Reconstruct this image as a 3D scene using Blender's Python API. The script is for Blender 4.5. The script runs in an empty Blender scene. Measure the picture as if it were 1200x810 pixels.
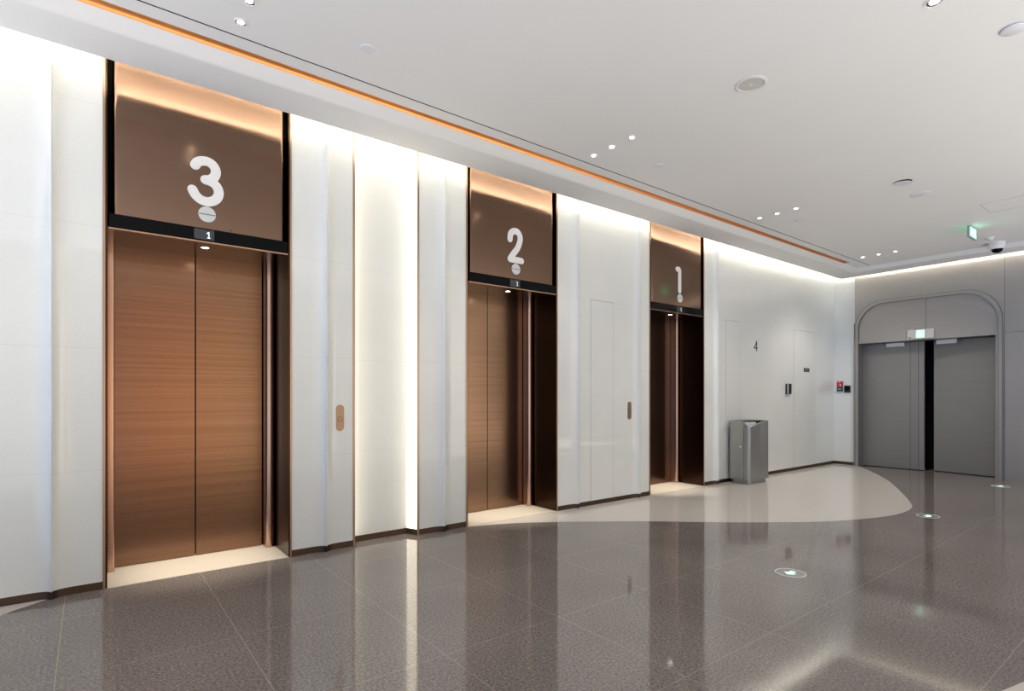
import bpy, bmesh, math, random
from mathutils import Vector, Matrix
PI = math.pi
scene = bpy.context.scene
COL = scene.collection
random.seed(4)

# ------------------------------------------------------------------ materials
def nmat(name):
    m = bpy.data.materials.new(name); m.use_nodes = True
    return m, m.node_tree, m.node_tree.nodes['Principled BSDF']

def setp(b, **k):
    names = dict(col='Base Color', rough='Roughness', metal='Metallic', spec='Specular IOR Level',
                 coat='Coat Weight', coatr='Coat Roughness', emc='Emission Color', ems='Emission Strength',
                 ior='IOR', aniso='Anisotropic', trans='Transmission Weight')
    for a, v in k.items():
        i = b.inputs.get(names[a])
        if i is None: continue
        if a in ('col', 'emc') and len(v) == 3: v = (*v, 1)
        i.default_value = v

def mat(name, col, rough=.5, metal=0, **k):
    m, nt, b = nmat(name); setp(b, col=col, rough=rough, metal=metal, **k)
    return m

def N(nt, t, **k):
    n = nt.nodes.new(t)
    for a, v in k.items(): setattr(n, a, v)
    return n

def math_node(nt, op, a, b=None, clamp=False):
    n = nt.nodes.new('ShaderNodeMath'); n.operation = op; n.use_clamp = clamp
    for i, v in enumerate((a, b)):
        if v is None: continue
        if isinstance(v, (int, float)): n.inputs[i].default_value = v
        else: nt.links.new(v, n.inputs[i])
    return n.outputs[0]

def mix_col(nt, fac, a, b):
    n = nt.nodes.new('ShaderNodeMix'); n.data_type = 'RGBA'
    for i, v in ((0, fac), (6, a), (7, b)):
        if isinstance(v, (int, float)): n.inputs[i].default_value = v
        elif isinstance(v, tuple): n.inputs[i].default_value = (*v, 1) if len(v) == 3 else v
        else: nt.links.new(v, n.inputs[i])
    return n.outputs[2]

def pos_xyz(nt):
    g = nt.nodes.new('ShaderNodeNewGeometry'); s = nt.nodes.new('ShaderNodeSeparateXYZ')
    nt.links.new(g.outputs['Position'], s.inputs[0])
    return g.outputs['Position'], s.outputs[0], s.outputs[1], s.outputs[2]

def line_mask(nt, coord, phase, period, width):
    """1 on thin joint lines at phase + k*period"""
    a = math_node(nt, 'SUBTRACT', coord, phase - period / 2)
    a = math_node(nt, 'DIVIDE', a, period)
    a = math_node(nt, 'FRACT', a)
    a = math_node(nt, 'SUBTRACT', a, .5)
    a = math_node(nt, 'ABSOLUTE', a)
    return math_node(nt, 'LESS_THAN', a, width / 2 / period)

def noise(nt, vec, scale, detail=2, rough=.5):
    n = nt.nodes.new('ShaderNodeTexNoise'); n.inputs['Scale'].default_value = scale
    n.inputs['Detail'].default_value = detail; n.inputs['Roughness'].default_value = rough
    if vec is not None: nt.links.new(vec, n.inputs['Vector'])
    return n.outputs['Fac']

def ramp(nt, fac, stops):
    r = nt.nodes.new('ShaderNodeValToRGB')
    els = r.color_ramp.elements
    while len(els) < len(stops): els.new(.5)
    for e, (p, c) in zip(els, stops): e.position = p; e.color = (*c, 1)
    nt.links.new(fac, r.inputs[0])
    return r.outputs[0]

def make_glass_wall():
    m, nt, b = nmat('white_back_painted_glass')
    P, x, y, z = pos_xyz(nt)
    base = ramp(nt, noise(nt, P, 3.0, 4), [(.3, (.82, .85, .835)), (.7, (.85, .875, .86))])
    fine = ramp(nt, noise(nt, P, 160, 2), [(.35, (.93, .93, .93)), (.65, (1, 1, 1))])
    mm = N(nt, 'ShaderNodeMix', data_type='RGBA', blend_type='MULTIPLY'); mm.inputs[0].default_value = .5
    nt.links.new(base, mm.inputs[6]); nt.links.new(fine, mm.inputs[7])
    j = line_mask(nt, z, .802, .8125, .0035)
    c = mix_col(nt, math_node(nt, 'MULTIPLY', j, .32), mm.outputs[2], (.55, .57, .57))
    nt.links.new(c, b.inputs['Base Color'])
    setp(b, rough=.35, spec=.4, coat=1.0, coatr=.015)
    return m

def make_floor():
    m, nt, b = nmat('grey_quartz_floor')
    P, x, y, z = pos_xyz(nt)
    big = ramp(nt, noise(nt, P, .9, 3), [(.3, (.192, .166, .153)), (.7, (.248, .217, .201))])
    grain = ramp(nt, noise(nt, P, 75, 3, .75), [(.30, (.38, .37, .36)), (.5, (1, 1, 1)), (.70, (1.6, 1.6, 1.6))])
    mm = N(nt, 'ShaderNodeMix', data_type='RGBA', blend_type='MULTIPLY'); mm.inputs[0].default_value = 1
    nt.links.new(big, mm.inputs[6]); nt.links.new(grain, mm.inputs[7])
    v = N(nt, 'ShaderNodeTexVoronoi'); v.inputs['Scale'].default_value = 42; nt.links.new(P, v.inputs['Vector'])
    sp = math_node(nt, 'LESS_THAN', v.outputs['Distance'], .13)
    sepc = N(nt, 'ShaderNodeSeparateColor'); nt.links.new(v.outputs['Color'], sepc.inputs[0])
    pick = math_node(nt, 'GREATER_THAN', sepc.outputs[0], .72)
    spk = math_node(nt, 'MULTIPLY', sp, pick)
    c = mix_col(nt, math_node(nt, 'MULTIPLY', spk, .6), mm.outputs[2], (.55, .52, .50))
    jx = line_mask(nt, x, .645, .77, .004); jy = line_mask(nt, y, .665, .863, .004)
    jj = math_node(nt, 'MAXIMUM', jx, jy)
    c = mix_col(nt, math_node(nt, 'MULTIPLY', jj, .6), c, (.45, .41, .38))
    nt.links.new(c, b.inputs['Base Color'])
    rr = N(nt, 'ShaderNodeMapRange'); nt.links.new(noise(nt, P, 2.2, 4), rr.inputs[0])
    rr.inputs[3].default_value = .045; rr.inputs[4].default_value = .09
    nt.links.new(rr.outputs[0], b.inputs['Roughness'])
    setp(b, spec=.62)
    return m

def make_stone(name, a, c, rough=.14, scale=70):
    m, nt, b = nmat(name)
    P, x, y, z = pos_xyz(nt)
    col = ramp(nt, noise(nt, P, scale, 4, .65), [(.3, a), (.7, c)])
    nt.links.new(col, b.inputs['Base Color']); setp(b, rough=rough, spec=.5)
    return m

def make_brushed(name, a, c, rough, stretch=(1.2, 1.2, 75), bump=.12, metal=1):
    """brushed metal with fine horizontal grain"""
    m, nt, b = nmat(name)
    P, x, y, z = pos_xyz(nt)
    mp = N(nt, 'ShaderNodeMapping'); mp.inputs['Scale'].default_value = stretch
    nt.links.new(P, mp.inputs['Vector'])
    f = noise(nt, mp.outputs[0], 1.0, 3, .6)
    col = ramp(nt, f, [(.3, a), (.7, c)])
    nt.links.new(col, b.inputs['Base Color'])
    bp = N(nt, 'ShaderNodeBump'); bp.inputs['Strength'].default_value = bump; bp.inputs['Distance'].default_value = .002
    nt.links.new(f, bp.inputs['Height']); nt.links.new(bp.outputs[0], b.inputs['Normal'])
    setp(b, metal=metal, rough=rough)
    return m

def make_linen(name, a, c, rough):
    """bronze leaf with fine level lines"""
    m, nt, b = nmat(name)
    P, x, y, z = pos_xyz(nt)
    mp = N(nt, 'ShaderNodeMapping'); mp.inputs['Scale'].default_value = (.35, .35, 230)
    nt.links.new(P, mp.inputs['Vector'])
    fine = noise(nt, mp.outputs[0], 1.0, 2, .5)
    mp2 = N(nt, 'ShaderNodeMapping'); mp2.inputs['Scale'].default_value = (.25, .25, 26)
    nt.links.new(P, mp2.inputs['Vector'])
    wide = noise(nt, mp2.outputs[0], 1.0, 1, .5)
    f = math_node(nt, 'ADD', math_node(nt, 'MULTIPLY', fine, .75), math_node(nt, 'MULTIPLY', wide, .25))
    nt.links.new(ramp(nt, f, [(.36, a), (.64, c)]), b.inputs['Base Color'])
    bp = N(nt, 'ShaderNodeBump'); bp.inputs['Strength'].default_value = .10; bp.inputs['Distance'].default_value = .001
    nt.links.new(fine, bp.inputs['Height']); nt.links.new(bp.outputs[0], b.inputs['Normal'])
    setp(b, metal=1, rough=rough)
    return m

def make_paint(name, col, rough=.9, spec=.3):
    m, nt, b = nmat(name)
    P, x, y, z = pos_xyz(nt)
    lo = tuple(v * .975 for v in col)
    nt.links.new(ramp(nt, noise(nt, P, 1.3, 3), [(.3, lo), (.7, col)]), b.inputs['Base Color'])
    setp(b, rough=rough, spec=spec)
    return m

def emit(name, col, s):
    m, nt, b = nmat(name); setp(b, col=(.8, .8, .8), emc=col, ems=s, rough=.4)
    return m

M = dict(
    glass=make_glass_wall(), floor=make_floor(),
    cream=make_stone('cream_stone', (.80, .70, .59), (.88, .79, .68), .2),
    inlay=make_stone('pale_terrazzo', (.66, .61, .555), (.73, .68, .625), .09),
    door=make_linen('linen_bronze', (.20, .120, .080), (.26, .162, .110), .23),
    header=make_brushed('satin_bronze', (.215, .136, .095), (.236, .150, .105), .15, (1, 1, 1), 0),
    column=make_brushed('bronze_jamb', (.52, .34, .25), (.60, .40, .30), .26, (90, 90, 1), .02),
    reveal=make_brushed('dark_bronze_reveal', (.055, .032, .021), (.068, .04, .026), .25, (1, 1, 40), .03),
    trim=mat('bronze_trim', (.46, .31, .22), .3, 1),
    darktrim=mat('dark_bronze_trim', (.10, .075, .06), .35, 1),
    black=mat('black_recess', (.004, .0035, .0035), .7, 0, spec=.08),
    blackglass=mat('black_display_glass', (.005, .005, .006), .12, 0, spec=.06),
    base=make_brushed('bronze_baseboard', (.10, .068, .052), (.125, .085, .066), .4, (1, 1, 30), .02),
    ceiling=make_paint('ceiling_paint', (.80, .79, .775)),
    copper=make_brushed('copper_groove', (.92, .40, .14), (.97, .44, .17), .42, (.8, 1, 1), .05),
    grey=make_brushed('grey_wall_panel', (.325, .31, .292), (.34, .325, .307), .42, (1, .8, 60), .004, .25),
    greydoor=make_brushed('grey_door_steel', (.235, .23, .222), (.25, .244, .236), .45, (1, .8, 50), .004, .3),
    greyseam=mat('grey_seam', (.05, .05, .05), .6),
    archline=mat('arch_groove', (.16, .155, .15), .6),
    seam=mat('hatch_seam', (.36, .37, .36), .6),
    number=mat('white_number_acrylic', (.86, .86, .87), .35),
    badge=mat('pale_grey_badge', (.62, .64, .66), .4),
    screen=mat('unlit_screen', (.035, .042, .05), .25),
    digit=emit('lit_digit', (.85, .95, 1), 1.0), dimdigit=emit('dim_digit', (.35, .55, .75), .35),
    white=mat('white_plastic', (.80, .80, .80), .4),
    offwhite=mat('off_white_plastic', (.70, .69, .68), .5),
    capwhite=mat('white_cover_plate', (.72, .72, .75), .5),
    grille=mat('speaker_grille', (.56, .53, .50), .7),
    greyplastic=mat('grey_plastic', (.36, .36, .37), .5),
    chrome=mat('chrome_reflector', (.85, .85, .85), .12, 1),
    led=emit('lamp_lens', (1, .95, .87), 14),
    cove=emit('cove_led_warm_white', (1, .92, .79), 88),
    niche=emit('light_channel_diffuser', (1, .88, .66), 2.0),
    binsteel=make_brushed('bin_steel', (.37, .375, .36), (.40, .405, .385), .36, (60, 60, 1), .02, .7),
    bindark=mat('bin_dark_edge', (.03, .03, .03), .5),
    liner=mat('white_bin_liner', (.80, .81, .80), .45),
    signgrey=mat('sign_grey_plate', (.56, .55, .53), .45, .3),
    green=emit('green_sign_light', (.02, .38, .18), .9),
    greenbright=emit('bright_green_sign', (.04, .75, .36), 2.2),
    greenw=emit('pale_green_sign_light', (.55, 1, .76), .95),
    arrow=emit('floor_arrow_light', (.42, 1, .66), 1.3),
    steel=mat('brushed_steel_ring', (.82, .82, .80), .45, .5),
    smoked=mat('smoked_floor_glass', (.16, .17, .16), .1, 0, coat=1),
    red=mat('red_plastic', (.50, .02, .025), .35),
    teal=mat('dark_green_plastic', (.012, .055, .055), .35),
    blackplastic=mat('black_plastic', (.012, .012, .014), .35),
    ink=mat('black_ink', (.03, .035, .035), .5),
    plug=mat('button_bronze', (.40, .275, .20), .4, 1),
    plugdark=mat('button_bronze_dark', (.20, .13, .10), .4, 1),
)

# ------------------------------------------------------------------ mesh helpers
def origin_of(o):
    v = Vector((0, 0, 0))
    while o is not None:
        v += o.location; o = o.parent
    return v

def obj(name, bm, m, parent=None, smooth=None, loc=None, kind=None):
    """one bmesh in world coordinates becomes one object"""
    o_at = Vector(loc) if loc is not None else Vector((0, 0, 0))
    base = origin_of(parent) if parent is not None else o_at
    bmesh.ops.recalc_face_normals(bm, faces=bm.faces)
    me = bpy.data.meshes.new(name); bm.to_mesh(me); bm.free()
    me.transform(Matrix.Translation(-base))
    if smooth is not None:
        for p in me.polygons: p.use_smooth = True
        me.set_sharp_from_angle(angle=math.radians(smooth))
    me.materials.append(M[m] if isinstance(m, str) else m)
    o = bpy.data.objects.new(name, me); COL.objects.link(o)
    if parent is not None: o.parent = parent
    else: o.location = o_at
    if kind: o['kind'] = kind
    return o

def tag(o, label, cat, group=None):
    o['label'] = label; o['category'] = cat
    if group: o['group'] = group
    return o

def thing(name, loc, label, cat, group=None):
    o = bpy.data.objects.new(name, None); o.empty_display_size = .1; COL.objects.link(o); o.location = loc
    return tag(o, label, cat, group)

def structure_root(name, loc=(0, 0, 0)):
    o = bpy.data.objects.new(name, None); COL.objects.link(o); o.location = loc; o['kind'] = 'structure'
    return o

def box(bm, x0, x1, y0, y1, z0, z1, bev=0, seg=2):
    r = bmesh.ops.create_cube(bm, size=1)
    vs = r['verts']
    for v in vs:
        v.co = Vector((x0 + (v.co.x + .5) * (x1 - x0), y0 + (v.co.y + .5) * (y1 - y0), z0 + (v.co.z + .5) * (z1 - z0)))
    if bev:
        es = list({e for v in vs for e in v.link_edges})
        bmesh.ops.bevel(bm, geom=es, offset=bev, segments=seg, affect='EDGES', profile=.5)
    return bm

def BX(*a, **k): return box(bmesh.new(), *a, **k)

def prism(bm, pts, axis, a, b):
    """closed 2D outline extruded along an axis: 'z' pts=(x,y), 'y' pts=(x,z), 'x' pts=(y,z)"""
    def P(p, t):
        return {'z': (p[0], p[1], t), 'y': (p[0], t, p[1]), 'x': (t, p[0], p[1])}[axis]
    A = [bm.verts.new(P(p, a)) for p in pts]; B = [bm.verts.new(P(p, b)) for p in pts]
    n = len(pts)
    bm.faces.new(A); bm.faces.new(list(reversed(B)))
    for i in range(n):
        j = (i + 1) % n
        bm.faces.new((A[i], B[i], B[j], A[j]))
    return bm

def ring_prism(bm, outer, inner, axis, a, b):
    def P(p, t):
        return {'z': (p[0], p[1], t), 'y': (p[0], t, p[1]), 'x': (t, p[0], p[1])}[axis]
    n = len(outer)
    V = [[bm.verts.new(P(p, t)) for p in s] for t in (a, b) for s in (outer, inner)]
    for i in range(n):
        j = (i + 1) % n
        bm.faces.new((V[0][i], V[0][j], V[1][j], V[1][i]))
        bm.faces.new((V[2][i], V[2][j], V[3][j], V[3][i]))
        bm.faces.new((V[0][i], V[0][j], V[2][j], V[2][i]))
        bm.faces.new((V[1][i], V[1][j], V[3][j], V[3][i]))
    return bm

def rrect(x0, x1, y0, y1, r, n=6):
    out = []
    for cx, cy, a0 in ((x1 - r, y1 - r, 0), (x0 + r, y1 - r, 90), (x0 + r, y0 + r, 180), (x1 - r, y0 + r, 270)):
        for i in range(n + 1):
            t = math.radians(a0 + 90 * i / n); out.append((cx + r * math.cos(t), cy + r * math.sin(t)))
    return out

def circle(cx, cy, r, n=32):
    return [(cx + r * math.cos(2 * PI * i / n), cy + r * math.sin(2 * PI * i / n)) for i in range(n)]

def lathe(bm, prof, c, n=32, close=False):
    """revolve (r,z) profile about a vertical axis at c"""
    rings = []
    for r, z in prof:
        if r < 1e-6: rings.append([bm.verts.new((c[0], c[1], c[2] + z))])
        else: rings.append([bm.verts.new((c[0] + r * math.cos(2 * PI * i / n), c[1] + r * math.sin(2 * PI * i / n), c[2] + z)) for i in range(n)])
    if close: rings.append(rings[0])
    for A, B in zip(rings, rings[1:]):
        for i in range(n):
            j = (i + 1) % n
            q = [A[i % len(A)], A[j % len(A)], B[j % len(B)], B[i % len(B)]]
            u = []
            for v in q:
                if v not in u: u.append(v)
            if len(u) > 2: bm.faces.new(u)
    return bm

def catmull(pts, n=8):
    out = []
    P = [pts[0]] + list(pts) + [pts[-1]]
    for i in range(1, len(P) - 2):
        p0, p1, p2, p3 = P[i - 1:i + 3]
        for k in range(n):
            t = k / n
            out.append(tuple(.5 * ((2 * p1[d]) + (-p0[d] + p2[d]) * t + (2 * p0[d] - 5 * p1[d] + 4 * p2[d] - p3[d]) * t * t
                                   + (-p0[d] + 3 * p1[d] - 3 * p2[d] + p3[d]) * t ** 3) for d in range(len(p1))))
    out.append(tuple(pts[-1]))
    return out

def stroke_outline(path, w, caps=8):
    """outline of a round-capped stroke along a smooth 2D path"""
    p = [Vector(q) for q in path]; L, R = [], []
    n = len(p)
    for i in range(n):
        t = (p[min(i + 1, n - 1)] - p[max(i - 1, 0)]).normalized(); nn = Vector((-t.y, t.x))
        L.append(p[i] + nn * w / 2); R.append(p[i] - nn * w / 2)
    def cap(c, frm):
        d = frm - c; out = []
        for k in range(1, caps):
            a = -PI * k / caps
            out.append(Vector((c.x + d.x * math.cos(a) - d.y * math.sin(a), c.y + d.x * math.sin(a) + d.y * math.cos(a))))
        return out
    return [tuple(v) for v in L + cap(p[-1], L[-1]) + R[::-1] + cap(p[0], R[0])]

# ------------------------------------------------------------------ plan of the lobby
D = 4.596                                   # front plane of the lift wall
TOP = 3.75                                  # lid of the light cove
X_L, X_E, Y_B, Y_F = -3.0, 11.17, -1.2, -.8           # open left side, grey end wall, slabs cut short behind for world light
LIFTS = [(.070, 1.290), (2.952, 4.172), (5.780, 7.010)]
Z_SOF, Z_CEIL = 3.435, 3.5
GAP_Y, GAP_X = 4.33, 10.93                  # edge of the soffit in front of lift wall and end wall
CUSP_H, CUSP_W = .055, .105

def bay(x0, x1, cusps, off=0.0, depth=.10):
    """plan of a glass bay: flat glass that sweeps out to pointed ridges"""
    pts = [(x0, D + off)]
    for c in cusps:
        for k in range(0, 11):
            t = PI / 2 * k / 10
            pts.append((c - CUSP_W + (CUSP_W - .0015) * math.sin(t), D + off - CUSP_H * (1 - math.cos(t))))
        for k in range(10, -1, -1):
            t = PI / 2 * k / 10
            pts.append((c + CUSP_W - (CUSP_W - .0015) * math.sin(t), D + off - CUSP_H * (1 - math.cos(t))))
    pts += [(x1, D + off), (x1, D + depth), (x0, D + depth)]
    return pts

wall = structure_root('wall_left', (0, D, 0))
BAYS = [(X_L, .070, [-1.76, -.193]), (1.290, 1.800, [1.558]), (2.435, 2.952, [2.684]), (4.172, 5.780, [4.46, 5.54]), (7.010, 11.30, [7.30])]
for x0, x1, cs in BAYS:
    obj('glass_panel', prism(bmesh.new(), bay(x0, x1, cs), 'z', .052, TOP), 'glass', wall, 35)
skirt = structure_root('baseboard_left', (0, D, 0))
for x0, x1, cs in BAYS:
    obj('baseboard', prism(bmesh.new(), bay(x0, x1, cs, .004), 'z', 0, .052), 'base', skirt, 35)
# recessed light niche between lift three and lift two
NY = D + .122
obj('niche_panel', BX(1.86, 2.375, NY, NY + .03, .052, TOP), 'glass', wall)
for pts in ([(1.818, D + .008), (1.862, NY), (1.862, NY + .03), (1.802, D + .10), (1.802, D + .008)],
            [(2.417, D + .008), (2.373, NY), (2.373, NY + .03), (2.433, D + .10), (2.433, D + .008)]):
    d = obj('light_channel', prism(bmesh.new(), pts, 'z', .052, TOP), 'niche', wall)
    d['label'] = 'glowing warm white diffuser at the side of the niche'
for a, b in ((1.800, 1.818), (2.417, 2.435)):
    obj('niche_fin', BX(a, b, D - .006, D + .008, 0, TOP, bev=.002), 'trim', wall)
obj('niche_baseboard', prism(bmesh.new(), [(1.818, D + .010), (1.864, NY - .004), (2.371, NY - .004), (2.417, D + .010), (2.43, D + .1), (2.37, NY + .03), (1.865, NY + .03), (1.81, D + .1)], 'z', 0, .052), 'base', skirt)
# structural core behind the cladding
obj('wall_core', BX(X_L, 11.4, 5.20, 5.32, 0, TOP + .05), 'ceiling', None, kind='structure').name = 'wall_back'

# hidden doors in the glass (thin seams)
def hatch(name, x0, x1, z1):
    r = structure_root(name, ((x0 + x1) / 2, D, 0))
    obj('seam', BX(x0, x1, D - .0010, D + .01, .052, z1), 'seam', r)
    obj('leaf', BX(x0 + .005, x1 - .005, D - .0022, D + .01, .052, z1 - .005), 'glass', r)
hatch('door_2', 4.698, 5.099, 2.437)
hatch('door_3', 7.575, 7.962, 2.437)
hatch('door_4', 9.685, 10.49, 2.447)

# ------------------------------------------------------------------ floor
obj('floor', BX(-1.6, 13.2, Y_F, 5.25, -.12, 0), 'floor', kind='structure')
edge = [(2.955, 4.592), (3.403, 4.433), (3.82, 4.19), (4.564, 3.655), (5.225, 3.095), (5.957, 2.567), (6.458, 2.345), (6.899, 2.222), (7.283, 2.203), (7.60, 2.245), (7.85, 2.335), (8.258, 2.505), (9.065, 2.872), (9.69, 3.182), (10.425, 3.61), (11.165, 4.10)]
pet = catmull(edge, 8) + [(11.165, 4.195), (11.296, 4.195), (11.296, 4.592)]
obj('floor_inlay', prism(bmesh.new(), pet, 'z', -.01, .0012), 'inlay', kind='structure')
edge2 = [(-.20, 4.592), (-.255, 4.552), (-.312, 4.51), (-.368, 4.467), (-.418, 4.408), (-.62, 4.22), (-1.0, 3.85), (-1.55, 3.45)]
obj('floor_inlay', prism(bmesh.new(), catmull(edge2, 6) + [(-1.55, 4.592)], 'z', -.01, .0012), 'inlay', kind='structure')
edge3 = [(2.6, .78), (2.9, .68), (3.181, .608), (3.366, .566), (3.8, .48), (4.6, .34), (5.4, .1), (5.9, -.25), (5.7, -.55), (4.6, -.7), (3.2, -.65), (2.3, -.3), (2.2, .3), (2.35, .7)]
obj('floor_inlay', prism(bmesh.new(), catmull(edge3, 6), 'z', -.01, .0012), 'inlay', kind='structure')

# ------------------------------------------------------------------ ceiling
cb = bmesh.new()
box(cb, X_L, 10.47, Y_B, 3.6895, Z_CEIL, 3.58)
box(cb, 10.47, GAP_X - .425, Y_B, GAP_Y - .425, Z_CEIL, 3.58)
box(cb, X_L, 10.47, 3.7035, 3.82, Z_CEIL, 3.58)
box(cb, 10.0, 10.47, 3.82, GAP_Y - .425, Z_CEIL, 3.58)
obj('ceiling', cb, 'ceiling', kind='structure')
# dropped border that hides the cove light, mitred round the corner
prof = [(0, 3.435)]
for k in range(0, 13):
    t = k / 12; prof.append((.325 + .100 * t, 3.435 + .065 * (t * t * (3 - 2 * t) * .35 + .65 * t ** 1.7)))
prof += [(.425, 3.58), (.17, 3.58), (.17, 3.80), (.14, 3.80), (.14, 3.472), (0, 3.472)]
sb = bmesh.new()
secs = [[sb.verts.new(p) for p in [(X_L, GAP_Y - o, z) for o, z in prof]],
        [sb.verts.new(p) for p in [(GAP_X - o, GAP_Y - o, z) for o, z in prof]],
        [sb.verts.new(p) for p in [(GAP_X - o, Y_B, z) for o, z in prof]]]
n = len(prof)
for A, B in zip(secs, secs[1:]):
    for i in range(n): sb.faces.new((A[i], B[i], B[(i + 1) % n], A[(i + 1) % n]))
sb.faces.new(secs[0]); sb.faces.new(secs[-1])
obj('trim_1', sb, 'ceiling', None, 30, kind='structure')
# copper light groove and the black air slot beside it
gp = [(3.82, 3.5), (3.824, 3.516), (3.84, 3.529), (3.862, 3.533), (3.885, 3.529), (3.901, 3.516), (3.905, 3.5), (3.905, 3.56), (3.82, 3.56)]
obj('trim_2', prism(bmesh.new(), gp, 'x', X_L, 10.0), 'copper', None, 40, kind='structure')
obj('trim_3', BX(X_L, 10.47, 3.6895, 3.7035, 3.5015, 3.55), 'black', kind='structure')
# lid of the cove and its two led runs
lb = bmesh.new(); box(lb, X_L, 11.5, GAP_Y - .17, 5.32, TOP, TOP + .05); box(lb, GAP_X - .17, 11.5, Y_B, GAP_Y - .17, TOP, TOP + .05)
obj('ceiling_lid', lb, 'ceiling', kind='structure').name = 'ceiling_cove'
obj('trim_5', BX(X_L, GAP_X - .07, 4.235, 4.26, 3.472, 3.488), 'cove', kind='structure')
obj('trim_6', BX(10.835, 10.86, Y_B, 4.22, 3.472, 3.488), 'cove', kind='structure')

# ------------------------------------------------------------------ elevators
GLYPH = {
    '3': [catmull([(-.069, 2.982), (-.052, 3.008), (-.022, 3.024), (.017, 3.026), (.050, 3.006), (.066, 2.968), (.057, 2.927), (.032, 2.900), (-.003, 2.889)], 5),
          catmull([(-.003, 2.889), (.034, 2.883), (.067, 2.862), (.085, 2.820), (.077, 2.776), (.048, 2.744), (.010, 2.730), (-.032, 2.737), (-.066, 2.763), (-.086, 2.800)], 5)],
    '2': [catmull([(-.058, 2.940), (-.048, 3.000), (-.005, 3.034), (.045, 3.030), (.076, 2.990), (.074, 2.935), (.045, 2.866), (-.004, 2.803), (-.056, 2.736)], 5),
          [(-.056, 2.732), (0, 2.732), (.095, 2.732)]],
    '1': [catmull([(-.020, 3.026), (.006, 3.031), (.031, 3.022), (.036, 2.990), (.036, 2.90), (.036, 2.82), (.036, 2.732)], 5)]}

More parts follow.
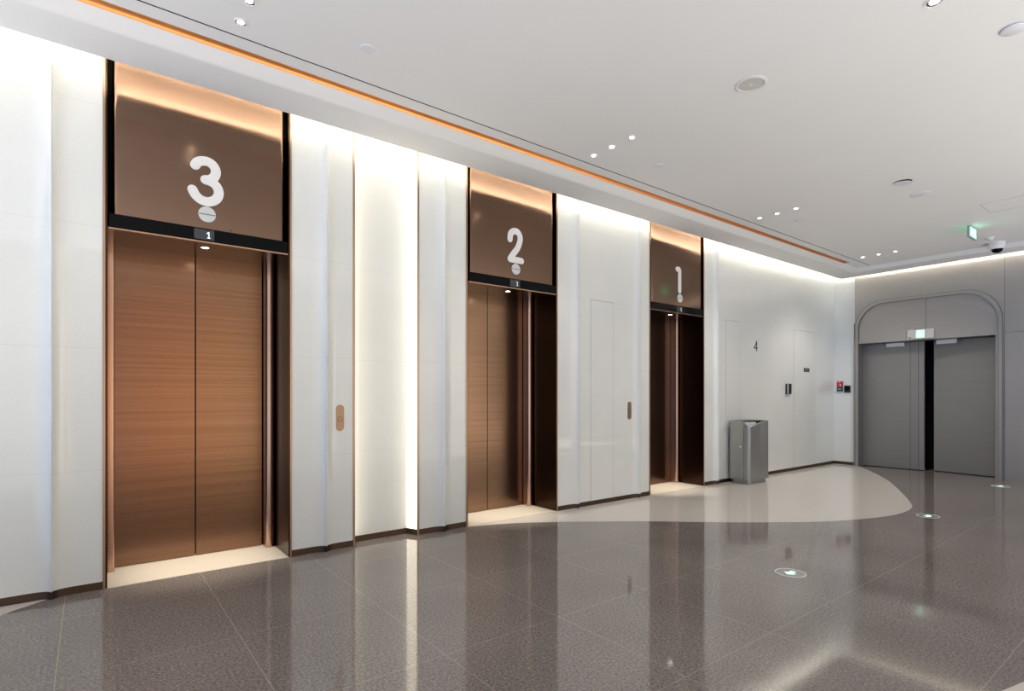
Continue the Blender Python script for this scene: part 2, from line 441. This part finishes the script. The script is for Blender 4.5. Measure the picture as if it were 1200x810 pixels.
def elevator(num, x0, x1, label, seg_off):
    cx = (x0 + x1) / 2
    t = thing('elevator', (cx, D, 0), label, 'elevator', 'elevators along the white glass wall')
    # bronze edging and dark reveals
    for a, b in ((x0, x0 + .014), (x1 - .014, x1)):
        obj('edge_trim', BX(a, b, D - .008, D + .11, 0, TOP - .01, bev=.002), 'trim', t)
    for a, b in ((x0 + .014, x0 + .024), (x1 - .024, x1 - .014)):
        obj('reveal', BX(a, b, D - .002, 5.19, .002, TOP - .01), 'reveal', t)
    obj('recess_backing', BX(x0 + .024, x1 - .024, D + .13, D + .15, 2.45, TOP - .01), 'black', t)
    # rounded header tray
    h0, h1 = x0 + .052, x1 - .052
    pts = []
    for k in range(9):
        a = PI + PI / 2 * k / 8; pts.append((h0 + .035 + .035 * math.cos(a), D + .037 + .035 * math.sin(a)))
    for k in range(9):
        a = 1.5 * PI + PI / 2 * k / 8; pts.append((h1 - .035 + .035 * math.cos(a), D + .037 + .035 * math.sin(a)))
    pts += [(h1, D + .12), (h0, D + .12)]
    hd = obj('header_panel', prism(bmesh.new(), pts, 'z', 2.532, TOP - .02), 'header', t, 30)
    nb = bmesh.new()
    for k, s in enumerate(GLYPH[num]):
        prism(nb, stroke_outline([(cx + seg_off + p[0], p[1]) for p in s], .066), 'y', D - .0055 - .0004 * k, D + .003)
    obj('number_sign', nb, 'number', hd)['label'] = 'white rounded number ' + num
    bc = cx + seg_off + (.008 if num == '3' else .021 if num == '2' else .042)
    bd = obj('round_badge', prism(bmesh.new(), circle(bc, 2.636, .0575, 40), 'y', D - .006, D + .003), 'badge', hd)
    bd['label'] = 'pale grey disc split by a dark line'
    obj('badge_line', BX(bc - .055, bc + .055, D - .0068, D - .005, 2.633, 2.638), 'ink', hd)
    if num == '3': obj('keyhole', prism(bmesh.new(), circle(.845, 2.547, .006, 12), 'y', D - .001, D + .004), 'ink', hd)
    # black display bar with its little screen
    db = obj('display_bar', BX(x0 + .034, x1 - .034, D - .014, D + .11, 2.436, 2.527, bev=.003), 'blackglass', t)
    sc_ = obj('display_screen', BX(bc - .085, bc + .045, D - .0155, D, 2.445, 2.519), 'screen', db)
    g = bmesh.new()
    q = bc + .0
    prism(g, [(q + .006, 2.460), (q + .0125, 2.460), (q + .0125, 2.503), (q + .008, 2.503), (q - .005, 2.494), (q - .005, 2.488), (q + .006, 2.494)], 'y', D - .0162, D)
    box(g, q - .002, q + .020, D - .0162, D, 2.458, 2.462)
    obj('display_digit', g, 'digit' if num == '3' else 'dimdigit', db)['label'] = 'lit digit 1'
    lip = BX(x0 + .03, x1 - .03, D - .010, D + .02, 2.424, 2.436, bev=.002)
    obj('bottom_lip', lip, 'trim', t)
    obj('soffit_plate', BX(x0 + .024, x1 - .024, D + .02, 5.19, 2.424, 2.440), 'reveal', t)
    # rounded jamb columns and the two brushed leaves
    for a, b, r in ((x0 + .024, x0 + .076, .012), (x1 - .100, x1 - .026, .034)):
        pts = []
        for k in range(9):
            an = PI + PI / 2 * k / 8; pts.append((a + r + r * math.cos(an), 4.985 + r + r * math.sin(an)))
        rr = min(r, (b - a) / 2)
        for k in range(9):
            an = 1.5 * PI + PI / 2 * k / 8; pts.append((b - rr + rr * math.cos(an), 4.985 + rr + rr * math.sin(an)))
        pts += [(b, 5.14), (a, 5.14)]
        obj('jamb_column', prism(bmesh.new(), pts, 'z', .002, 2.424), 'column', t, 30)
    for a, b in ((x0 + .070, cx - .0035), (cx + .0035, x1 - .108)):
        obj('door_leaf', BX(a, b, 5.095, 5.14, .006, 2.43, bev=.002), 'door', t)
    obj('door_gap', BX(x0 + .03, x1 - .03, 5.145, 5.17, .004, 2.43), 'black', t)
    obj('threshold', BX(x0 + .014, x1 - .014, D - .001, 5.16, -.01, .003), 'cream', t)
    dl = obj('soffit_light', lathe(bmesh.new(), [(.024, 0), (.034, 0), (.036, -.004), (.024, -.003)], (cx + .015, 4.735, 2.424), 24, True), 'steel', t)
    obj('soffit_lens', lathe(bmesh.new(), [(0, -.002), (.024, -.002), (.024, 0.003), (0, .003)], (cx + .015, 4.735, 2.424), 24), 'led', dl)
    L = bpy.data.lights.new('soffit_lamp', 'SPOT'); L.energy = 230; L.color = (1, .90, .74); L.spot_size = math.radians(38); L.spot_blend = 1; L.shadow_soft_size = .025
    lo = bpy.data.objects.new('soffit_lamp', L); COL.objects.link(lo); lo.parent = t; lo.location = (.015, .26, 2.412)
    return t
elevator('3', *LIFTS[0], 'nearest elevator with brown bronze doors under a big white number 3', 0)
elevator('2', *LIFTS[1], 'middle elevator with golden bronze doors under a big white number 2', -.005)
elevator('1', *LIFTS[2], 'farthest elevator with dark bronze doors under a white number 1', -.002)

# call buttons
def call_button(cx, label):
    t = thing('call_button_panel', (cx, D, 1.11), label, 'elevator button', 'elevator call buttons')
    pts = stroke_outline([(cx, 1.11 - .078), (cx, 1.11), (cx, 1.11 + .078)], .066, 12)
    obj('faceplate', prism(bmesh.new(), pts, 'y', D - .006, D + .004), 'plug', t)
    rb = ring_prism(bmesh.new(), circle(cx, 1.098, .022, 28), circle(cx, 1.098, .018, 28), 'y', D - .0075, D - .004)
    obj('button_ring', rb, 'plugdark', t)
    obj('button', prism(bmesh.new(), circle(cx, 1.098, .0165, 28), 'y', D - .0085, D - .004), 'plug', t)
call_button(1.687, 'bronze call button plate beside the elevator numbered 3')
call_button(5.391, 'bronze call button plate on white glass before the elevator numbered 1')

# ------------------------------------------------------------------ end wall with double doors
OY0, OY1, OZ = 2.207, 4.150, 2.245
eb = bmesh.new()
box(eb, X_E, X_E + .12, OY1, 4.190, 0, TOP)
box(eb, X_E, X_E + .12, OY0, OY1, OZ, TOP)
box(eb, X_E, X_E + .12, -6.0, OY0, 0, TOP)
obj('wall_end', eb, 'grey', kind='structure')
obj('wall_return', BX(11.30, 11.42, 4.19, D + .1, .052, TOP), 'glass', kind='structure')
obj('baseboard_return', BX(11.303, 11.42, 4.19, D + .1, 0, .052), 'base', kind='structure')
vb = bmesh.new()
box(vb, 11.29, 12.6, OY1 + .06, OY1 + .10, 0, 2.6); box(vb, 11.29, 12.6, OY0 - .10, OY0 - .06, 0, 2.6)
box(vb, 12.56, 12.6, OY0 - .1, OY1 + .1, 0, 2.6); box(vb, 11.29, 12.6, OY0 - .1, OY1 + .1, 2.6, 2.64)
obj('wall_corridor', vb, 'greyseam', kind='structure')

dr = structure_root('door_1', (X_E, 3.18, 0))
fb = bmesh.new()
box(fb, X_E + .003, 11.44, OY1 - .004, OY1 + .06, 0, OZ + .06); box(fb, X_E + .003, 11.44, OY0 - .06, OY0 + .004, 0, OZ + .06)
box(fb, X_E + .003, 11.44, OY0, OY1, OZ - .004, OZ + .06)
obj('frame', fb, 'greydoor', dr)
# arched moulding round the doors
def arch(inset):
    o = []
    y0, y1, zt = 2.128 + inset, 4.172 - inset, 2.988 - inset
    for k in range(13):
        t = PI / 2 * k / 12; o.append((y0 + .46 - .46 * math.cos(t), zt - .50 + .50 * math.sin(t)))
    for k in range(12, -1, -1):
        t = PI / 2 * k / 12; o.append((y1 - .44 + .44 * math.cos(t), zt - .44 + .44 * math.sin(t)))
    return [(y0, 0)] + o + [(y1, 0)]
A, B = arch(0), arch(.048)
ab = bmesh.new()
va = [[ab.verts.new((x, p[0], p[1])) for p in s] for x in (X_E - .020, X_E + .002) for s in (A, B)]
for i in range(len(A) - 1):
    for (p, q) in ((0, 1), (2, 3), (0, 2), (1, 3)):
        ab.faces.new((va[p][i], va[p][i + 1], va[q][i + 1], va[q][i]))
for i in (0, -1): ab.faces.new((va[0][i], va[1][i], va[3][i], va[2][i]))
obj('arch_moulding', ab, 'grey', dr, 30)
for q in (arch(-.006), arch(.042)):
    r2 = bmesh.new(); q2 = arch(0) if q is None else q
    inn = [(p[0], p[1]) for p in q]
    oth = [(a[0] + (c_[0] - a[0]) * .12, a[1] + (c_[1] - a[1]) * .12) for a, c_ in zip(q, arch(.05 - .006 if q[0][0] < 2.15 else .092))]
    vq = [[r2.verts.new((xx, p[0], p[1])) for p in l_] for xx in (X_E - .0215, X_E + .001) for l_ in (inn, oth)]
    for i in range(len(inn) - 1):
        for (a_, b_) in ((0, 1), (2, 3), (0, 2), (1, 3)):
            r2.faces.new((vq[a_][i], vq[a_][i + 1], vq[b_][i + 1], vq[b_][i]))
    obj('arch_line', r2, 'archline', dr)
obj('head_rail', BX(X_E - .010, X_E + .002, OY0 - .03, OY1 + .0, OZ - .002, OZ + .045, bev=.002), 'grey', dr)
obj('seam', BX(X_E - .0012, X_E + .002, 3.105, 3.110, OZ + .05, 2.935), 'greyseam', dr)
sm = bmesh.new()
box(sm, X_E - .0012, X_E + .002, 2.098, 2.102, 0, 3.6); box(sm, X_E - .0012, X_E + .002, -6, 2.10, 2.268, 2.272)
obj('wall_seam', sm, 'greyseam', kind='structure').name = 'trim_4'
# left leaf closed
DX = 11.385
lf = obj('left_leaf', BX(DX, DX + .05, 3.19, OY1 - .006, .012, OZ - .01, bev=.002), 'greydoor', dr)
for yy in (3.268, 3.393): obj('leaf_groove', BX(DX - .001, DX + .01, yy - .003, yy + .003, .014, OZ - .012), 'greyseam', lf)
cb_ = obj('door_closer', BX(DX - .045, DX, 3.47, 3.745, 2.165, 2.232, bev=.006), 'white', lf)
# right leaf stands slightly ajar
ang = math.radians(8.5)
rl = obj('right_leaf', BX(DX, DX + .05, OY0 + .008, 3.085, .012, OZ - .012, bev=.002), 'greydoor', dr)
def swing(o):
    piv = Vector((DX, OY0 + .008, 0)) - origin_of(o.parent if o.parent else None)
    o.data.transform(Matrix.Translation(piv) @ Matrix.Rotation(-ang, 4, 'Z') @ Matrix.Translation(-piv))
swing(rl)
ed = obj('leaf_edge', BX(DX - .002, DX + .052, 3.085, 3.090, .012, OZ - .012), 'steel', rl); swing_piv = None
piv = Vector((DX, OY0 + .008, 0)) - origin_of(rl)
ed.data.transform(Matrix.Translation(piv) @ Matrix.Rotation(-ang, 4, 'Z') @ Matrix.Translation(-piv))
c2 = obj('door_closer', BX(X_E + .17, X_E + .215, 2.735, 3.01, 2.168, 2.236, bev=.006), 'white', dr)

# exit sign above the doors
def running_sign(bm_plate, bm_white, y0, y1, z0, z1, x, ax='x'):
    pass
t = thing('exit_sign', (X_E, 3.17, 2.33), 'grey exit sign plate with glowing green running figure above the double doors', 'exit sign', 'exit signs')
obj('plate', BX(X_E - .035, X_E, 2.985, 3.36, 2.258, 2.418, bev=.003), 'signgrey', t)
obj('indicator', prism(bmesh.new(), circle(3.325, 2.283, .012, 14), 'x', X_E - .037, X_E - .03), 'blackplastic', t)
gy0, gy1, gz0, gz1 = 3.115, 3.235, 2.275, 2.402
pic = obj('pictogram', BX(X_E - .0365, X_E - .03, gy0, gy1, gz0, gz1), 'green', t)
fb = bmesh.new()
X0, X1 = X_E - .038, X_E - .034
def fig(bm, s, oy, oz, a, b, axis, flip=1):
    """running figure and door outline of the exit pictogram"""
    T = lambda q: [(oy + flip * p[0] * s, oz + p[1] * s) for p in q]
    for pth, w in (([(.05, .62), (-.02, .40), (-.05, .30)], .15), ([(-.05, .30), (.16, .16), (.10, -.05)], .09), ([(-.05, .30), (-.14, .12), (-.34, .02)], .09),
                   ([(.05, .60), (-.14, .56), (-.22, .40)], .07), ([(.05, .60), (.20, .46), (.32, .50)], .07)):
        prism(bm, stroke_outline(T(catmull(pth, 4)), w * s, 5), axis, a, b)
    prism(bm, circle(oy + flip * .14 * s, oz + .78 * s, .085 * s, 14), axis, a, b)
    for q in ([(-.46, -.1), (-.40, -.1), (-.40, .95), (-.46, .95)], [(.40, -.1), (.46, -.1), (.46, .95), (.40, .95)], [(-.46, .93), (.46, .93), (.46, .99), (-.46, .99)]):
        prism(bm, T(q), axis, a, b)
fig(fb, .115, 3.175, 2.289, X0, X1, 'x')
obj('running_figure', fb, 'greenw', t)

# hanging exit sign
t = thing('exit_sign', (9.12, 2.04, Z_CEIL), 'small green lit exit sign hanging from the ceiling near the dome camera', 'exit sign', 'exit signs')
obj('hanger', BX(9.04, 9.20, 2.030, 2.050, 3.485, Z_CEIL), 'greyplastic', t)
obj('housing', BX(8.965, 9.275, 2.026, 2.054, 3.345, 3.485, bev=.003), 'greyplastic', t)
for s, ys in (('front', (2.0235, 2.027)), ('rear', (2.053, 2.0565))):
    obj('lit_face', BX(8.985, 9.255, ys[0], ys[1], 3.358, 3.472), 'greenbright', t)
fb = bmesh.new(); fig(fb, .10, 9.16, 3.37, 2.022, 2.024, 'y'); prism(fb, [(9.01, 3.41), (9.045, 3.44), (9.045, 3.42), (9.09, 3.42), (9.09, 3.40), (9.045, 3.40), (9.045, 3.38)], 'y', 2.022, 2.024)
obj('running_figure', fb, 'greenw', t)

# devices on the white return wall
t = thing('fire_alarm_button', (11.30, 4.488, 1.515), 'red alarm call point stacked on the green box beside the grey doors', 'alarm button')
obj('case', BX(11.27, 11.306, 4.438, 4.540, 1.462, 1.568, bev=.004), 'red', t)
obj('pictogram', BX(11.268, 11.271, 4.465, 4.490, 1.475, 1.515), 'offwhite', t); obj('legend_bar', BX(11.268, 11.271, 4.47, 4.515, 1.545, 1.556), 'offwhite', t)
t = thing('door_release_button', (11.30, 4.488, 1.417), 'dark green release box directly under the red alarm call point', 'door release')
obj('case', BX(11.27, 11.306, 4.438, 4.540, 1.374, 1.460, bev=.004), 'teal', t)
obj('button', BX(11.267, 11.271, 4.462, 4.516, 1.41, 1.432), 'greyplastic', t)
t = thing('access_reader', (11.30, 4.363, 1.418), 'square black access reader to the right of the red alarm box', 'access reader')
obj('case', BX(11.272, 11.306, 4.312, 4.414, 1.352, 1.485, bev=.006), 'blackplastic', t)
obj('touch_face', BX(11.270, 11.273, 4.325, 4.401, 1.39, 1.475), 'blackglass', t)

# signs and intercom on the glass wall
nb = bmesh.new()
prism(nb, stroke_outline([(8.452, 2.165), (8.42, 2.10), (8.375, 2.062)], .016, 6), 'y', D - .005, D + .002)
prism(nb, stroke_outline([(8.375, 2.056), (8.42, 2.056), (8.475, 2.056)], .016, 6), 'y', D - .0052, D + .002)
prism(nb, stroke_outline([(8.452, 2.165), (8.452, 2.09), (8.452, 2.012)], .016, 6), 'y', D - .0048, D + .002)
for v in nb.verts: pass
tag(obj('number_sign', nb, 'ink', loc=(8.42, D, 2.09)), 'thin black figure 4 on the white glass wall above the bin', 'number sign')
t = thing('door_plate', (10.16, D, 1.753), 'tiny black nameplate on the white wall between intercom and alarm', 'sign plate')
obj('plate', BX(10.055, 10.262, D - .008, D, 1.722, 1.787, bev=.003), 'blackplastic', t)
w = bmesh.new()
for k in range(4): box(w, 10.095 + k * .034, 10.117 + k * .034, D - .009, D - .007, 1.742, 1.768)
obj('lettering', w, 'greyplastic', t)
t = thing('intercom', (9.47, D, 1.41), 'black and silver intercom unit on the white wall right of the bin', 'intercom')
obj('body', BX(9.392, 9.556, D - .03, D, 1.322, 1.500, bev=.006), 'blackplastic', t)
obj('silver_strip', BX(9.405, 9.440, D - .033, D - .02, 1.330, 1.492, bev=.003), 'steel', t)

# ------------------------------------------------------------------ waste bin
def waste_bin():
    x0, x1, y0, y1, H = 7.575, 8.145, 4.225, 4.555, .925
    t = thing('trash_bin', ((x0 + x1) / 2, (y0 + y1) / 2, 0), 'grey steel waste bin with cut open top against the white wall', 'trash bin')
    Pc, Qc = Vector((x0, y0 + .10)), Vector((x0 + .44, y0))
    nrm = Vector((-(Qc - Pc).y, (Qc - Pc).x)).normalized()
    if (Vector((x0, y0)) - Pc).dot(nrm) < 0: nrm = -nrm
    dmax = (Vector((x0, y0)) - Pc).dot(nrm)
    def ztop(p):
        d = (Vector(p) - Pc).dot(nrm)
        return H - max(0, d) / dmax * .085
    out = rrect(x0, x1, y0, y1, .045, 7); inn = rrect(x0 + .018, x1 - .018, y0 + .018, y1 - .018, .03, 7)
    def dense(o):
        r = []
        for i, p in enumerate(o):
            q = o[(i + 1) % len(o)]; L = (Vector(q) - Vector(p)).length; m = max(1, int(L / .03))
            for k in range(m): r.append((p[0] + (q[0] - p[0]) * k / m, p[1] + (q[1] - p[1]) * k / m))
        return r
    oo = dense(out)
    cxm, cym = (x0 + x1) / 2, (y0 + y1) / 2
    def shrink(p, s):
        hx, hy = (x1 - x0) / 2, (y1 - y0) / 2
        return (cxm + (p[0] - cxm) * (1 - s / hx), cym + (p[1] - cym) * (1 - s / hy))
    bm = bmesh.new()
    rows = [[bm.verts.new((p[0], p[1], .06)) for p in oo], [bm.verts.new((p[0], p[1], ztop(p) - .006)) for p in oo],
            [bm.verts.new((*shrink(p, .005), ztop(p))) for p in oo], [bm.verts.new((*shrink(p, .016), ztop(p))) for p in oo],
            [bm.verts.new((*shrink(p, .018), ztop(p) - .03)) for p in oo], [bm.verts.new((*shrink(p, .018), .55)) for p in oo]]
    n = len(oo)
    for A, B in zip(rows, rows[1:]):
        for i in range(n): bm.faces.new((A[i], A[(i + 1) % n], B[(i + 1) % n], B[i]))
    bm.faces.new(rows[0]); bm.faces.new(rows[-1])
    obj('body', bm, 'binsteel', t, 40)
    obj('plinth', prism(bmesh.new(), rrect(x0 + .04, x1 - .05, y0 + .02, y1 - .03, .035), 'z', 0, .062), 'binsteel', t, 40)
    # dark inner well and the liner showing in the cut
    lid = bmesh.new()
    pts = [shrink(p, .0185) for p in oo]
    vs = [lid.verts.new((p[0], p[1], min(ztop(p), H - .004) - .020)) for p in pts]; vs2 = [lid.verts.new((p[0], p[1], .56)) for p in pts]
    for i in range(n): lid.faces.new((vs[i], vs[(i + 1) % n], vs2[(i + 1) % n], vs2[i]))
    lid.faces.new(vs2)
    obj('inner_well', lid, 'bindark', t)
    ln = bmesh.new()
    prism(ln, [(x0 + .03, y0 + .10), (x0 + .26, y0 + .04), (x0 + .34, y0 + .12), (x0 + .10, y0 + .20)], 'z', .80, .902)
    obj('liner', ln, 'liner', t)
    # roof plate covers the back part of the opening
    rp = bmesh.new()
    prism(rp, [(x0 + .02, y0 + .135), (x0 + .05, y0 + .125), (x0 + .50, y0 + .03), (x1 - .02, y0 + .03), (x1 - .02, y1 - .02), (x0 + .02, y1 - .02)], 'z', H - .018, H - .004)
    obj('top_plate', rp, 'bindark', t)
    # service door seam on the side and its lock
    sd = bmesh.new()
    ys, zt = y0 + .085, .87
    path = [(ys, .065), (ys, .40), (ys, zt - .06)] + [(ys - .05 + .05 * math.cos(a), zt - .06 + .05 * math.sin(a)) for a in (.3, .6, .9, 1.2, PI / 2)]
    prism(sd, stroke_outline(path, .005, 4), 'x', x0 - .0012, x0 + .004)
    obj('door_seam', sd, 'bindark', t)
    obj('lock', prism(bmesh.new(), circle(y0 + .135, .545, .012, 16), 'x', x0 - .004, x0 + .002), 'chrome', t)
waste_bin()

# ------------------------------------------------------------------ ceiling fixtures
def downlight(x, y, label, r=.038, power=9, group='recessed ceiling downlights'):
    t = thing('downlight', (x, y, Z_CEIL), label, 'ceiling light', group)
    obj('trim_ring', lathe(bmesh.new(), [(r * .80, 0), (r, 0), (r, -.003), (r * .93, -.006), (r * .80, -.005)], (x, y, Z_CEIL), 28, True), 'white', t, 40)
    obj('reflector', lathe(bmesh.new(), [(r * .80, -.0045), (r * .42, -.001)], (x, y, Z_CEIL), 10), 'chrome', t)
    obj('lens', lathe(bmesh.new(), [(0, -.003), (r * .50, -.003), (r * .50, 0), (0, 0)], (x, y, Z_CEIL), 20), 'led', t)
    L = bpy.data.lights.new('downlight_lamp', 'SPOT'); L.energy = power; L.color = (1, .93, .84); L.spot_size = math.radians(125); L.spot_blend = .8; L.shadow_soft_size = r * .5
    lo = bpy.data.objects.new('downlight_lamp', L); COL.objects.link(lo); lo.parent = t; lo.location = (0, 0, -.02)
ROWS = [(.706, 'in front of the elevator numbered 3'), (3.665, 'in front of the elevator numbered 2'), (6.593, 'in front of the elevator numbered 1'), (9.757, 'near the grey double doors')]
for k, (x, where) in enumerate(ROWS):
    for y, pos in ((3.545, 'closest to the lift wall'), (3.325, 'second from the lift wall'), (3.10, 'third from the lift wall')):
        if k == 0 and y < 3.2: continue
        downlight(x, y, f'small recessed downlight {where}, {pos}', power=(9, 12, 24, 34)[k])
downlight(3.74, 1.00, 'larger lone downlight at the top edge of the ceiling view', .05, 14)

def disc_cover(x, y, r, label, m='capwhite', drop=.004, group='round ceiling cover plates'):
    t = obj('cover_plate', lathe(bmesh.new(), [(0, -drop - .004), (r * .92, -drop - .004), (r, -drop), (r, -drop + .003), (r * .75, -drop + .003), (r * .75, 0), (0, 0)], (x, y, Z_CEIL), 32), m, None, 40, loc=(x, y, Z_CEIL))
    tag(t, label, 'cover plate', group)
disc_cover(1.395, 3.328, .048, 'round sprinkler cover plate by the black slot above elevators 3 and 2')
disc_cover(4.316, 3.323, .050, 'small round sprinkler cover plate right of the middle three downlights')
disc_cover(7.091, 3.302, .050, 'faint round sprinkler cover plate beyond the third downlight row')
disc_cover(10.0, 3.29, .045, 'faintest round cover plate among the downlights near the grey doors')
disc_cover(4.39, .784, .062, 'round sprinkler cover plate at the right edge of the ceiling', drop=.010)
t = thing('ceiling_speaker', (3.705, 2.055, Z_CEIL), 'round white ceiling speaker alone in the middle of the ceiling', 'speaker')
c = (3.705, 2.055, Z_CEIL)
obj('rim', lathe(bmesh.new(), [(.082, 0), (.108, 0), (.108, -.004), (.095, -.010), (.082, -.006)], c, 48, True), 'offwhite', t, 40)
obj('grille', lathe(bmesh.new(), [(0, -.004), (.02, -.0042), (.04, -.003), (.055, -.0045), (.082, -.003), (.082, 0), (0, 0)], c, 48), 'grille', t, 40)
obj('centre_dot', lathe(bmesh.new(), [(0, -.0075), (.012, -.006), (.012, -.003), (0, -.003)], c, 20), 'offwhite', t)
t = thing('sprinkler', (6.652, 2.047, Z_CEIL), 'drooping grey sprinkler plate next to the flat round detector plate', 'sprinkler')
c = (6.652, 2.047, Z_CEIL)
obj('cup', lathe(bmesh.new(), [(.045, 0), (.080, 0), (.080, -.004), (.045, -.004)], c, 32, True), 'bindark', t)
tb = lathe(bmesh.new(), [(0, -.012), (.078, -.012), (.085, -.008), (.078, -.006), (0, -.006)], (0, 0, 0), 32)
bmesh.ops.rotate(tb, verts=tb.verts, matrix=Matrix.Rotation(math.radians(5), 3, 'X'))
bmesh.ops.translate(tb, verts=tb.verts, vec=(c[0], c[1], c[2] - .004))
obj('drop_plate', tb, 'capwhite', t)
t = thing('ceiling_detector', (7.199, 2.052, Z_CEIL), 'flat pale detector plate with a dark centre dot beside the drooping sprinkler', 'detector')
c = (7.199, 2.052, Z_CEIL)
obj('plate', lathe(bmesh.new(), [(0, -.008), (.085, -.008), (.098, -.004), (.098, 0), (0, 0)], c, 40), 'capwhite', t, 40)
obj('sensor_dot', lathe(bmesh.new(), [(0, -.012), (.010, -.010), (.010, -.006), (0, -.006)], c, 16), 'greyplastic', t)
t = thing('smoke_detector', (9.95, 2.03, Z_CEIL), 'small white smoke detector between the hanging exit sign and dome camera', 'smoke detector')
c = (9.95, 2.03, Z_CEIL)
obj('base', lathe(bmesh.new(), [(0, -.012), (.055, -.012), (.055, 0), (0, 0)], c, 28), 'white', t, 40)
obj('head', lathe(bmesh.new(), [(0, -.038), (.030, -.036), (.042, -.022), (.044, -.012), (0, -.012)], c, 28), 'offwhite', t, 40)
t = thing('ceiling_camera', (10.36, 2.03, Z_CEIL), 'white dome security camera with a black eye hanging before the end wall', 'security camera')
c = (10.36, 2.03, Z_CEIL)
obj('housing', lathe(bmesh.new(), [(0, .004), (.092, .004), (.092, -.045), (.088, -.075), (.068, -.095), (0, -.095)], c, 36), 'white', t, 40)
obj('dome', lathe(bmesh.new(), [(.066, -.092)] + [(.066 * math.cos(a), -.096 - .055 * math.sin(a)) for a in (0.1, .4, .7, 1.0, 1.3)] + [(0, -.151)], c, 32), 'blackglass', t, 60)
# ceiling access hatch
hb = bmesh.new()
ring_prism(hb, [(8.15, 1.30), (8.60, 1.30), (8.60, 1.75), (8.15, 1.75)], [(8.155, 1.305), (8.595, 1.305), (8.595, 1.745), (8.155, 1.745)], 'z', Z_CEIL - .0012, Z_CEIL + .002)
tag(obj('access_hatch', hb, 'greyplastic', loc=(8.37, 1.52, Z_CEIL)), 'thin square outline of an access hatch in the white ceiling', 'access hatch')

# ------------------------------------------------------------------ exit lights set into the floor
def floor_light(x, y, label):
    t = thing('floor_exit_light', (x, y, 0), label, 'floor light', 'round exit lights in the floor')
    R = .105
    obj('steel_ring', lathe(bmesh.new(), [(R - .0105, .0005), (R - .0095, .004), (R - .001, .004), (R, .0005)], (x, y, 0), 48, True), 'steel', t, 40)
    obj('cover_glass', lathe(bmesh.new(), [(0, .0022), (R - .008, .0022), (R - .008, 0), (0, 0)], (x, y, 0), 48), 'smoked', t)
    ab = bmesh.new()
    prism(ab, [(x - .048, y), (x - .005, y + .042), (x - .005, y + .018), (x + .045, y + .018), (x + .045, y - .018), (x - .005, y - .018), (x - .005, y - .042)], 'z', .0015, .0032)
    obj('arrow', ab, 'arrow', t)
floor_light(4.066, 1.952, 'nearest round floor light with glowing green arrow')
floor_light(7.16, 1.972, 'round floor light with green arrow just past the tip of the pale inlay')
floor_light(10.336, 1.988, 'farthest round floor light with green arrow, by the grey end wall')

# ------------------------------------------------------------------ added world light, camera, view
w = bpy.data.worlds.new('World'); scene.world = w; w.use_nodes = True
nt = w.node_tree; bg = nt.nodes['Background']
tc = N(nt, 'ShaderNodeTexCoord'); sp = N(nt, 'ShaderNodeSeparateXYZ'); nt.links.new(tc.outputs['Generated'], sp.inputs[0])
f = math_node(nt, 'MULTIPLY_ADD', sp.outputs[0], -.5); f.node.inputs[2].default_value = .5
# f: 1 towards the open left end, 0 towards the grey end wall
horizon = ramp(nt, f, [(.15, (1.9, 1.75, 1.5)), (.235, (2.5, 2.2, 1.7)), (.29, (1.2, 1.14, 1.04)), (.37, (.75, .70, .62)), (.408, (2.4, 1.95, 1.3)), (.430, (.9, .66, .48)), (.452, (2.4, 1.05, .55)), (.485, (.40, .36, .33)), (.53, (1.35, 1.31, 1.20)), (.70, (1.15, 1.13, 1.04)), (.84, (.62, .74, 1.0)), (1, (.42, .66, 1.35))])  # gold and orange patches added for the bronze doors to reflect
under_glow = ramp(nt, f, [(.25, (2.8, 2.68, 2.38)), (.5, (2.55, 2.5, 2.33)), (.8, (1.95, 2.05, 2.4))])  # added glow from below the horizon that lights the ceiling
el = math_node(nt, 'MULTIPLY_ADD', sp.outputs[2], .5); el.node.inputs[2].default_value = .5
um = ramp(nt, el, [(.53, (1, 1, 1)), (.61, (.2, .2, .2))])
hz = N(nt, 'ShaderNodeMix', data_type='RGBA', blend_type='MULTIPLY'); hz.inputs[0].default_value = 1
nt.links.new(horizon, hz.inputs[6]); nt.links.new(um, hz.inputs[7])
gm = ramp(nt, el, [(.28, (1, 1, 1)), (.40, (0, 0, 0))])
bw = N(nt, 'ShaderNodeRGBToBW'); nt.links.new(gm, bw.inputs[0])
nt.links.new(mix_col(nt, bw.outputs[0], hz.outputs[2], under_glow), bg.inputs[0]); bg.inputs[1].default_value = 1.0

cam = bpy.data.cameras.new('camera'); co = bpy.data.objects.new('camera', cam); COL.objects.link(co)
F_PX, YAW = 644.83, 52.488
cam.sensor_width = 36; cam.lens = F_PX / 1200 * 36; cam.shift_y = (463.5 - 405) / 1200; cam.clip_start = .05
co.location = (0, 0, 1.3); co.rotation_euler = (PI / 2, 0, math.radians(YAW - 90))
scene.camera = co
vs = scene.view_settings
vs.view_transform = 'Standard'; vs.look = 'None'; vs.gamma = 1; vs.use_curve_mapping = False; vs.exposure = 0.2
scene.cycles.use_denoising = True
scene.cycles.max_bounces = 10; scene.cycles.diffuse_bounces = 5; scene.cycles.glossy_bounces = 6
scene.cycles.caustics_reflective = False; scene.cycles.caustics_refractive = False
scene.cycles.sample_clamp_indirect = 6
